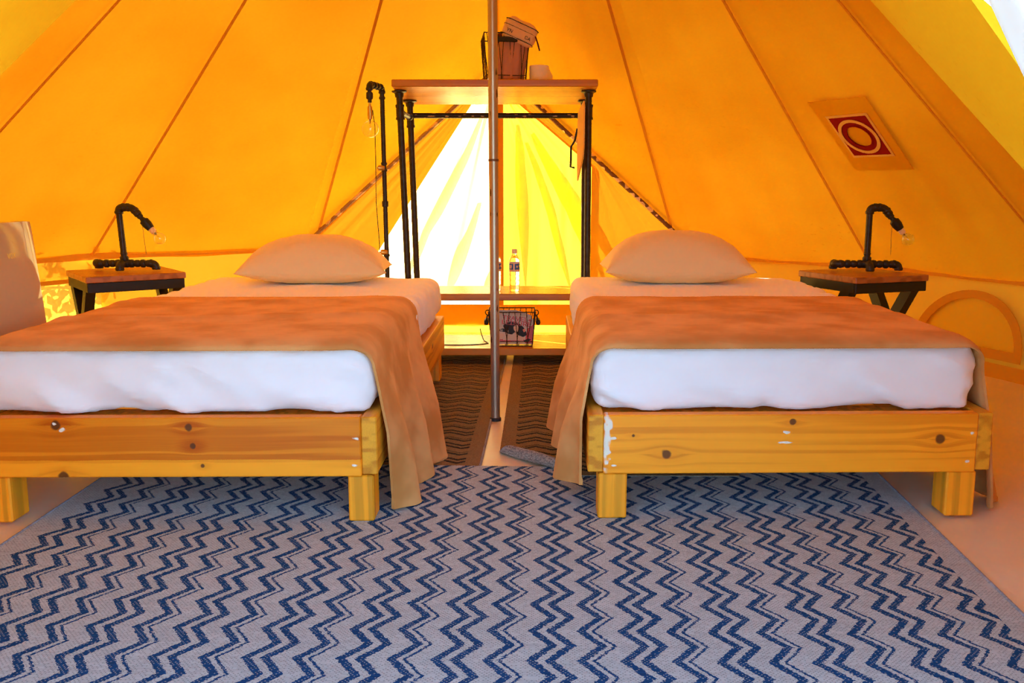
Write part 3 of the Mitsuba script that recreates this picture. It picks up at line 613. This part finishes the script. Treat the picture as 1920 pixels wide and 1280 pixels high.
def pipe_lamp(M, x, y, z, yaw, label, lean=0.0):
    """table lamp of black iron pipe fittings; local x = direction in which the bulb reaches"""
    k = thing('table_lamp', label, 'lamp', 'pipe lamps on the bedside tables'); a = math.radians(yaw); lz = .034
    Q = place(x, y, z, yaw); pts = lambda *p: A(p, float)
    if lean: S = np.eye(4); S[0, 2] = math.tan(math.radians(lean)); Q = Q @ S
    # feet: left pipe with an elbow turned back, right pipe with an elbow turned down, front elbow turned down
    base = [pipe((-.012, 0, lz), (-.118, 0, lz)), elbow((-.135, 0, lz), (-1, 0, 0), (0, 1, 0)), elbow((-.135, .04, lz), (0, 1, 0), (0, 0, -1), R=.018)]
    base += [collar((-.03 - .026 * i, 0, lz), (1, 0, 0), .0165 if i % 2 else .0185, .02) for i in range(4)]
    base += [pipe((.012, 0, lz), (.125, 0, lz)), elbow((.138, 0, lz), (1, 0, 0), (0, 0, -1), R=.020)]
    base += [collar((.03 + .026 * i, 0, lz), (1, 0, 0), .0165 if i % 2 else .0185, .02) for i in range(4)]
    base += [pipe((0, -.01, lz), (0, -.05, lz)), elbow((0, -.062, lz), (0, -1, 0), (0, 0, -1), R=.020), collar((0, 0, lz), (1, 0, 0), .0185, .05)]
    obj('base', cat(base), 'iron_pipe', k, smooth=50, M=Q)
    obj('post', cat([pipe((0, 0, lz), (0, 0, .262), .0135), collar((0, 0, lz + .022), (0, 0, 1), .019, .02), collar((0, 0, .045 + lz), (0, 0, 1), .0155, .01)]), 'iron_pipe', k, smooth=50, M=Q)
    d = A([.62, 0, -.78]); p0 = A([.060, 0, .283])
    obj('arm', cat([elbow((0, 0, .283), (0, 0, 1), (1, 0, 0)), pipe((.01, 0, .283), (.05, 0, .283)), collar((.032, 0, .283), (1, 0, 0), .0175, .016), elbow(p0, (1, 0, 0), d, R=.018),
                    pipe(p0, p0 + d * .06, .0105), collar(p0 + d * .034, d, .0175, .02), collar(p0 + d * .050, d, .014, .014)]), 'iron_pipe', k, smooth=50, M=Q)
    s0 = p0 + d * .058
    obj('socket', lathe([(0, 0), (.010, 0), (.012, .010), (.021, .018), (.0215, .040), (.018, .056), (.017, .062), (0, .062)], 20, s0, d), 'black_metal', k, smooth=40, M=Q)
    e = s0 + d * .062; e4 = Q @ np.append(e, 1); d4 = Q[:3, :3] @ d
    bulb(k, e4[:3], d4, .027)
    c0 = s0 + d * .03 + A([-.016, 0, -.010]); obj('pull_chain', tube([c0, c0 + A([.0, 0, -.06]), c0 + A([.002, 0, -.13])], .0011, 5), 'chain_brass', k, M=Q)
def side_point(M, u, v): q = M @ A([u, v, 0, 1]); return q[0], q[1]
M, H, s = side_table(-1.786, 3.90, 35.5, .415, 'square bedside table with reddish wood top and black frame beside the left bed')
x, y = side_point(M, .20, .20)
pipe_lamp(M, -1.735, 4.19, H + .0005, 0, 'black iron pipe lamp with a bare bulb on the left bedside table', lean=-3.0)
M, H, s = side_table(1.435, 3.88, 20, .385, 'square bedside table with reddish wood top and black frame beside the right bed')
pipe_lamp(M, 1.578, 4.155, H + .0005, -6, 'black iron pipe lamp with a bare bulb on the right bedside table', lean=0)

# ------------------------------------------------------------------ pipe rack with three boards
rk = thing('pipe_rack', 'tall shelf rack of black iron pipe with three pine boards behind the beds', 'shelf')
zf, zb, yf, yb = 1.330, 1.296, 4.49, 5.04
G = cbox((-.563, yf, -.034), (.402, yb, 0), .004); v = np.array(G.vertices); v[:, 2] += zf + .034 + (zb - zf) * (v[:, 1] - yf) / (yb - yf); G.vertices = v
obj('top_board', G, 'shelf_wood', rk)
obj('middle_board', cbox((-.485, 4.50, .325), (.44, 4.87, .358), .003), 'shelf_wood', rk)
obj('bottom_board', cbox((-.485, 4.50, .055), (.44, 4.93, .089), .003), 'shelf_wood', rk)
und = lambda y: zf + (zb - zf) * (y - yf) / (yb - yf)
posts = {}
for nm, xt, xb_, yy in (('fl', -.540, -.500, 4.60), ('fr', .367, .372, 4.60), ('rl', -.522, -.490, 4.90), ('rr', .372, .380, 4.90)):
    a, c = A([xb_, yy, .006]), A([xt, yy, und(yy) - .001]); posts[nm] = (a, c); d = (c - a) / np.linalg.norm(c - a)
    obj('post', tube([a, c], .0155, 16), 'iron_pipe', rk, smooth=50)
    obj('flange', cat([lathe([(0, 0), (.036, 0), (.036, -.006), (.022, -.012), (.020, -.03), (0, -.03)], 20, c, d)]), 'iron_pipe', rk, smooth=40)
    q = c - d * .10; obj('tee', cat([lathe([(0, -.035), (.0215, -.035), (.0215, -.025), (.019, -.022), (.019, .022), (.0215, .025), (.0215, .035), (0, .035)], 18, q, d)]), 'iron_pipe', rk, smooth=40)
at = lambda nm, k: posts[nm][1] - (posts[nm][1] - posts[nm][0]) / np.linalg.norm(posts[nm][1] - posts[nm][0]) * k
for s in 'lr': obj('short_pipe', cat([tube([at('f' + s, .10), at('r' + s, .085)], .014, 14), collar(at('f' + s, .10) + A([0, .05, 0]), (0, 1, 0), .019, .02), collar(at('r' + s, .085) - A([0, .05, 0]), (0, 1, 0), .019, .02)]), 'iron_pipe', rk, smooth=50)
obj('hanging_rail', tube([at('rl', .075), at('rr', .075)], .0135, 16), 'iron_worn', rk, smooth=50, label='dark worn clothes rail between the rear posts')

# floor lamp with hanging globe bulb, left of the rack
fl_ = thing('floor_lamp', 'slim black pipe floor lamp with a large hanging globe bulb, left of the rack', 'lamp')
lx, ly = -.598, 4.42
obj('base', lathe([(0, 0), (.075, 0), (.075, .006), (.03, .014), (.018, .03), (0, .03)], 28, (lx + .012, ly, .006)), 'iron_pipe', fl_, smooth=40)
obj('post', cat([tube([(lx + .010, ly, .02), (lx, ly, 1.295)], .0105, 14)] + [collar((lx + .010 - .010 * q / 1.3, ly, q), (0, 0, 1), .0145, .012) for q in (.33, .55, .79, .945, .975, 1.272)]
        + [lathe([(0, -.018), (.015, -.012), (.015, .012), (0, .018)], 14, (lx + .004, ly, .79))]), 'iron_pipe', fl_, smooth=50)
h0, h1, ht = A([lx, ly, 1.318]), A([lx - .035, ly - .15, 1.318]), A([lx - .035, ly - .15, 1.318])
d = (h1 - h0) / np.linalg.norm(h1 - h0)
obj('arm', cat([elbow(h0, (0, 0, 1), d, .014, .02), tube([h0 + d * .02, h1 - d * .02], .0105, 12), collar(h0 + d * .06, d, .0165, .02), collar(h0 + d * .095, d, .0165, .02), elbow(h1, d, (0, 0, -1), .014, .02),
                collar(h1 - A([0, 0, .05]), (0, 0, 1), .0155, .03), tube([h1 - A([0, 0, .02]), h1 - A([0, 0, .08])], .009, 12)]), 'iron_pipe', fl_, smooth=50)
obj('valve', cat([collar((lx - .01, ly - .012, .955), (1, .3, 0), .013, .03), tube([(lx - .01, ly - .012, .955), (lx - .03, ly - .018, .955)], .003, 8)]), 'brass', fl_, smooth=50, label='brass tap on the post')
obj('valve', cat([collar((lx - .004, ly - .012, .565), (1, .3, 0), .013, .03), tube([(lx - .006, ly - .012, .565), (lx - .026, ly - .018, .565)], .003, 8)]), 'brass', fl_, smooth=50, label='brass tap lower on the post')
s0 = h1 - A([0, 0, .082])
obj('socket', lathe([(0, 0), (.005, 0), (.006, -.012), (.011, -.014), (.012, -.054), (.010, -.060), (0, -.060)], 18, s0), 'brass', fl_, smooth=40, label='brass bulb socket')
bulb(fl_, s0 - A([0, 0, .058]), (0, 0, -1), .038, 'brass', .010, .012, .012)
obj('cord', tube([s0 + A([.012, 0, -.03]), s0 + A([.02, 0, -.10]), (lx - .03, ly - .04, .98), (lx - .034, ly - .03, .80), (lx - .024, ly - .02, .60), (lx - .028, ly - .02, .40), (lx - .03, ly - .02, .012)], .0016, 6), 'cord_dark', fl_, smooth=True)

# ------------------------------------------------------------------ things on the rack
def wire_basket(x, y, z, w, d, h, yaw, label, grip_front=True, tilt=0.0):
    k = thing('wire_basket', label, 'basket'); M = place(x, y, z, 0) @ trimesh.transformations.rotation_matrix(tilt, (1, 0, 0)) @ place(0, 0, 0, yaw); tp_ = 1.0; bt = .86; r = .0021
    def rect(kx, zz): return [(-w / 2 * kx, -d / 2 * kx, zz), (w / 2 * kx, -d / 2 * kx, zz), (w / 2 * kx, d / 2 * kx, zz), (-w / 2 * kx, d / 2 * kx, zz)]
    rings = [tube(rect(tp_, h), r * 1.3, 6, True), tube(rect(bt, r), r * 1.3, 6, True), tube(rect(bt + .02, h * .14), r * .9, 6, True)]
    for q in rings: obj('rim', q, 'wire_metal', k, M=M)
    wires = []
    T4, B4 = rect(tp_, h), rect(bt, r)
    for i in range(4):
        a, b_, c, e = A(T4[i]), A(T4[(i + 1) % 4]), A(B4[i]), A(B4[(i + 1) % 4]); nV = 4 if i % 2 == 0 else 3
        wires.append(tube([a, c], r * 1.2, 6))
        for j in range(nV):
            t0, t1, t2 = j / nV, (j + .5) / nV, (j + 1) / nV
            wires.append(tube([a + (b_ - a) * (t0 + .06), c + (e - c) * (t1 + .02)], r * .8, 5)); wires.append(tube([a + (b_ - a) * (t2 - .06), c + (e - c) * (t1 - .02)], r * .8, 5))
    for j in range(1, 6): t = j / 6; wires.append(tube([A(B4[0]) + (A(B4[1]) - A(B4[0])) * t, A(B4[3]) + (A(B4[2]) - A(B4[3])) * t], r * .8, 5))
    obj('mesh', cat(wires), 'wire_metal', k, M=M)
    if grip_front:
        y0 = -d / 2 - .006
        for q in (-1, 1): obj('handle', tube([(q * .052, y0 + .004, h), (q * .048, y0, h - .03)], r, 6), 'wire_metal', k, M=M)
        obj('grip', cbox((-.050, y0 - .011, h - .044), (.050, y0 + .001, h - .020), .004), 'ink_black', k, M=M, label='black grip of the carrying handle')
    else:
        for s in (-1, 1):
            t = np.linspace(0, 2 * np.pi, 17)[:-1]; c = A([s * (w / 2 + .004), -d / 2 + .02, h - .004])
            obj('handle', cat([tube(np.stack([c[0] + .011 * np.cos(t), c[1] + 0 * t, c[2] + .012 * np.sin(t)], -1), .0025, 6, True), tube([c + A([0, 0, -.01]), c + A([s * .008, -.004, -.04])], .004, 8)]), 'wire_metal', k, M=M)
            obj('grip', rounded(c + A([s * .008 - .010, -.012, -.062]), c + A([s * .008 + .012, .09, -.036]), .009, .006), 'ink_black', k, smooth=True, M=M)
    return M
zt = lambda y: zf + .0345 + (zb - zf) * (y - yf) / (yb - yf)
wire_basket(-.035, 4.66, zt(4.66) + .0015, .215, .19, .225, 6, 'open wire basket of rolled towels on the top board of the rack', tilt=-.0617)
# rolled towels inside it
def ribbed(base, top, r0, r1, ribs, seed, flat=.8):
    base, top = A(base, float), A(top, float); n, m = 48, 40; ax = (top - base); t = np.linspace(0, 1, m)
    ang = np.linspace(0, 2 * np.pi, n + 1); rr = (r0 + (r1 - r0) * t) * np.clip(np.minimum(t, 1 - t) * 14, 0, 1) ** .4
    a, tt = np.meshgrid(ang, t, indexing='ij'); R_ = rr[None] * (1 + .055 * np.sin(ribs * a + 9 * tt)) 
    P = base + ax * tt[..., None] + np.stack([R_ * np.cos(a), R_ * np.sin(a) * flat, 0 * a], -1)
    return sheet(P)
k = thing('pink_towel', 'ribbed dusky pink towel rolled up in the top wire basket', 'towel')
obj('roll', ribbed((-.028, 4.64, zt(4.66) + .004), (.020, 4.64, zt(4.66) + .235), .076, .072, 14, 1), 'cloth_pink_towel', k, smooth=True)
k = thing('cream_towel', 'cream towel with black stripes folded over the top of the wire basket', 'towel')
Mt = place(.035, 4.60, zt(4.6) + .225) @ trimesh.transformations.rotation_matrix(math.radians(24), (0, 1, 0))
v0 = rounded((-.085, -.04, -.045), (.080, .045, .062), (.035, .03, .035), .008); vv = np.array(v0.vertices); vv += v0.vertex_normals * ((fb(vv * 25, 4) - .5) * .014)[:, None]; v0.vertices = vv
obj('fold', v0, 'cloth_cream_towel', k, smooth=True, M=Mt)
for z_, h_ in ((-.030, .005), (.014, .006), (.040, .006)):
    obj('stripe', rounded((-.0865, -.0425, z_), (.0805, .0465, z_ + h_), (.034, .03, h_ * .49), .008), 'ink_black', k, smooth=True, M=Mt, label='black woven stripe')
for txt, xx in (('YN', -.062), ('CA', .030)):
    obj('lettering', prism(sq(.001, .001), .001) if False else meshkit.text_mesh(txt, .016, .0015), 'ink_black', k, M=Mt @ A([[1, 0, 0, xx], [0, 0, -1, -.0412], [0, 1, 0, -.016], [0, 0, 0, 1.]]))
obj('drawstring', tube([(.098, 4.59, zt(4.6) + .215), (.112, 4.57, zt(4.6) + .205), (.122, 4.57, zt(4.6) + .175), (.130, 4.57, zt(4.6) + .145)], .0035, 6), 'cloth_maroon_cloth', k, smooth=True)
k = thing('maroon_cloth', 'dark maroon cloth stuffed behind the pink towel in the basket', 'cloth')
mm = rounded((-.085, 4.665, zt(4.7) + .004), (.055, 4.735, zt(4.7) + .250), (.03, .03, .04), .01); vv = np.array(mm.vertices); vv += mm.vertex_normals * ((fb(vv * 18, 9) - .5) * .02)[:, None]; mm.vertices = vv
obj('bundle', mm, 'cloth_maroon_cloth', k, smooth=True)
k = thing('toilet_roll', 'white toilet paper roll with loose end beside the towel basket on the top board', 'toilet paper')
zz = zt(4.572) + .0005
obj('roll', lathe([(.019, 0), (.045, 0), (.047, .004), (.047, .076), (.045, .080), (.019, .080), (.019, 0)], 36, (.130, 4.62, zz)), 'white_porcelain', k, smooth=40)
t = np.linspace(0, 1, 12); z_ = np.linspace(0, .078, 4)
Gt = np.stack([np.stack([.130 + .047 * np.cos(-.6 + .9 * t) + .022 * t ** 2 * 1.0, 4.62 + .047 * np.sin(-.6 + .9 * t) + .02 * t, 0 * t + zz + q * (1 - .35 * t * (abs(q - .039) / .039)) + .012 * t * (1 if q < .039 else -1)], -1) for q in z_], 1)
obj('loose_end', shell(Gt, .001), 'white_porcelain', k, smooth=True)

# bag hanging edge-on from the right posts
k = thing('hanging_bag', 'thin tan paper bag hanging edge-on inside the right posts of the rack', 'bag')
poly = [(4.40, 1.235), (4.44, 1.262), (4.80, 1.235), (4.83, 1.06), (4.80, .90), (4.46, 1.0), (4.41, 1.05)]
G = prism(poly, .006, (.330, 0, 0), (0, 1, 0), (0, 0, 1)); obj('body', G, 'paper_bag', k)
obj('strap', tube([(.330, 4.82, 1.16), (.318, 4.83, 1.10), (.300, 4.83, 1.07), (.298, 4.83, .97), (.318, 4.83, .965)], .005, 8), 'ink_black', k, smooth=True, label='black strap loop')
obj('hook', tube([(.334, 4.56, 1.245), (.345, 4.59, 1.275), (.352, 4.6, 1.262)], .003, 6), 'wire_metal', k, smooth=True)

def bottle(x, y, label):
    k = thing('water_bottle', label, 'bottle', 'water bottles on the middle board'); z = .3585; R = .0255
    prof = [(0, 0), (.021, 0), (R, .006), (R, .028), (R - .0012, .031), (R, .034), (R, .052), (R - .0012, .055), (R, .058), (R, .074), (R - .0012, .077), (R, .080), (R, .150), (.023, .162), (.013, .178), (.0115, .183), (.0115, .187), (0, .187)]
    obj('body', lathe(prof, 32, (x, y, z)), 'water', k, smooth=35)
    obj('cap', lathe([(0, .187), (.0125, .187), (.0135, .190), (.0135, .206), (.012, .208), (0, .208)], 24, (x, y, z)), 'cap_white', k, smooth=40)
    lb = k + '__label'; r = R + .0006
    obj('paper', lathe([(r, .098), (r, .143)], 32, (x, y, z)), 'label_pale', k + '__label', smooth=True)
    def band(a0, a1, z0, z1, rr): 
        a = np.linspace(a0, a1, 10); Gq = np.stack([np.stack([x + rr * np.sin(a), y - rr * np.cos(a), 0 * a + z + q], -1) for q in (z0, z1)], 1); return shell(Gq, .0004)
    obj('blue_print', cat([band(-1.5, -.25, .108, .113, r + .0006), band(-1.5, -.25, .131, .137, r + .0006), band(-1.5, -1.15, .113, .131, r + .0006), band(-.55, -.25, .113, .131, r + .0006),
                           band(.05, 1.5, .108, .137, r + .0006)]), 'label_blue', lb)
    obj('white_print', cat([band(.35, .65, .118, .128, r + .0014), band(.9, 1.15, .120, .131, r + .0014)]), 'label_pale', lb)
bottle(.012, 4.62, 'water bottle with a blue label standing right of the pole on the middle board')
bottle(-.079, 4.64, 'water bottle half hidden behind the centre pole on the middle board')

# lower basket with magazines
wire_basket(0.0, 4.635, .0895, .232, .175, .172, 0, 'wire basket of magazines on the bottom board of the rack', grip_front=False)
def magazine(Mg, w, h, th, m, label):
    k = thing('magazine', label, 'magazine'); t = np.linspace(0, 1, 14)
    x = np.linspace(-w / 2, w / 2, 14); top = h - .028 * np.clip((x / (w / 2)), 0, 1) ** 2
    Gm = np.stack([np.stack([x, 0 * x, 0 * x], -1), np.stack([x, 0 * x, top * .5], -1), np.stack([x, 0 * x, top], -1)], 1)
    obj('cover', shell(Gm, th), m, k, M=Mg); return k
tilt = trimesh.transformations.rotation_matrix(math.radians(-7), (1, 0, 0))
Mg = place(.012, 4.585, .097) @ tilt
k = magazine(Mg, .188, .152, .006, 'cover_paper', 'magazine with red title and a black-haired woman on its cover, in the lower basket')
def flat(poly, lift, m, name, label=None):   # poly in cover coordinates (x, z), standing proud of the cover
    obj(name, prism(poly, .0006, (0, -lift, 0), (1, 0, 0), (0, 0, 1)), m, k, M=Mg, label=label)
flat([(.052, .004), (.093, .004), (.093, .096), (.066, .078), (.058, .05)], .0006, 'cover_red', 'red_ground')
flat([(-.093, .012), (.05, .016), (.05, .026), (-.093, .024)], .0006, 'cover_red', 'red_ground')
hair = [(-.058, .092), (-.040, .103), (-.020, .112), (.005, .108), (.030, .098), (.048, .080), (.058, .060), (.062, .045), (.045, .036), (.025, .040), (.012, .052), (.0, .05), (-.012, .046), (-.030, .052), (-.045, .060), (-.09, .066), (-.09, .078), (-.05, .078)]
flat(hair, .0012, 'ink_black', 'hair', 'black hair of the woman')
face = [(-.006, .085), (.006, .094), (.017, .094), (.020, .084), (.024, .076), (.019, .073), (.019, .066), (.012, .060), (.004, .062), (-.002, .070)]
flat(face, .0020, 'cover_skin', 'face', 'face of the woman in profile')
flat([(-.012, .048), (.0, .058), (.008, .06), (.012, .048), (.04, .036), (.058, .030), (.040, .018), (-.06, .020), (-.045, .036), (-.026, .050)], .0016, 'cover_skin', 'shoulder')
flat([(-.09, .05), (-.066, .054), (-.044, .044), (-.066, .026), (-.09, .028)], .0016, 'cover_skin', 'arm')
flat([(-.085, .082), (-.07, .098), (-.055, .092), (-.058, .078), (-.075, .074)], .0020, 'cover_paper', 'flower')
flat([(.045, .016), (.068, .028), (.082, .022), (.060, .008)], .0022, 'ink_black', 'dark_shape')
flat([(.04, .072), (.052, .078), (.056, .064), (.046, .058)], .0022, 'cover_orange', 'orange_shape')
for txt, x0, z0, hgt, m, lift in (('TRAVEL+', -.062, .124, .020, 'cover_red', .001), ('LEISURE', -.066, .101, .020, 'cover_red', .0022), ('M', -.072, .064, .011, 'cover_paper', .0022), ('X', -.038, .058, .011, 'cover_paper', .0022)):
    tm = meshkit.text_mesh(txt, hgt, .0006, bold=True); wdt = tm.bounds[1][0]; sx = .148 / wdt if len(txt) > 2 else 1
    S3 = np.diag([sx, 1, 1, 1.0]); ang = -.10 if len(txt) > 2 else 0
    R3 = trimesh.transformations.rotation_matrix(ang, (0, 0, 1))
    obj('lettering', tm, m, k, M=Mg @ A([[1, 0, 0, x0], [0, 0, -1, -lift], [0, 1, 0, z0], [0, 0, 0, 1.]]) @ R3 @ S3)
magazine(place(.0, 4.61, .097) @ tilt, .195, .166, .006, 'cover_paper', 'pale magazine standing behind the travel magazine in the lower basket')

k = thing('power_cord', 'thin dark cord curling on the bottom board beside the left bed', 'cord')
t = np.linspace(0, 1, 40); cx = -.42 + .30 * np.minimum(t * 1.5, 1) - .045 * np.clip((t - .66) / .34, 0, 1) ** 1.2; cy = 4.62 - .03 * np.sin(t * 5) + .12 * np.clip((t - .6) / .4, 0, 1); cz = .0915 + .055 * np.clip((t - .85) / .15, 0, 1) ** 1.5
obj('cable', tube(np.stack([cx, cy, cz], -1), .0022, 7), 'cord_dark', k, smooth=True)
k = thing('cord_end', 'small dark plug lying on the groundsheet behind the right blanket', 'plug')
obj('plug', rounded((1.425, 2.72, .0), (1.452, 2.738, .014), .006, .006), 'rubber', k, smooth=True)
obj('prong', cat([tube([(1.43, 2.725, .009), (1.405, 2.715, .008)], .002, 6), tube([(1.43, 2.738, .009), (1.405, 2.732, .008)], .002, 6)]), 'wire_metal', k)

# ------------------------------------------------------------------ small fridge left of the left bed
k = thing('mini_fridge', 'glossy cream mini fridge standing left of the left bed, mirroring the tent door', 'fridge')
Mf = place(-1.452, 2.44, .001) @ trimesh.transformations.rotation_matrix(math.radians(-4.5), (0, 1, 0))
obj('body', rounded((-.46, 0, .03), (-.045, .52, .765), .012, .03), 'fridge_white', k, smooth=40, M=Mf)
obj('door', rounded((-.042, 0, .03), (0, .52, .765), .010, .03), 'fridge_white', k, smooth=40, M=Mf)
obj('lettering', meshkit.text_mesh('VOX', .016, .001), 'gold_print', k + '__door', M=Mf @ A([[0, 0, 1, .0002], [1, 0, 0, .345], [0, 1, 0, .655], [0, 0, 0, 1.]]))
for x_, y_ in ((-.43, .03), (-.43, .49), (-.07, .03), (-.07, .49)):
    obj('foot', lathe([(0, 0), (.016, 0), (.018, .032), (0, .032)], 14, (x_, y_, 0)), 'rubber', k, smooth=40, M=Mf)
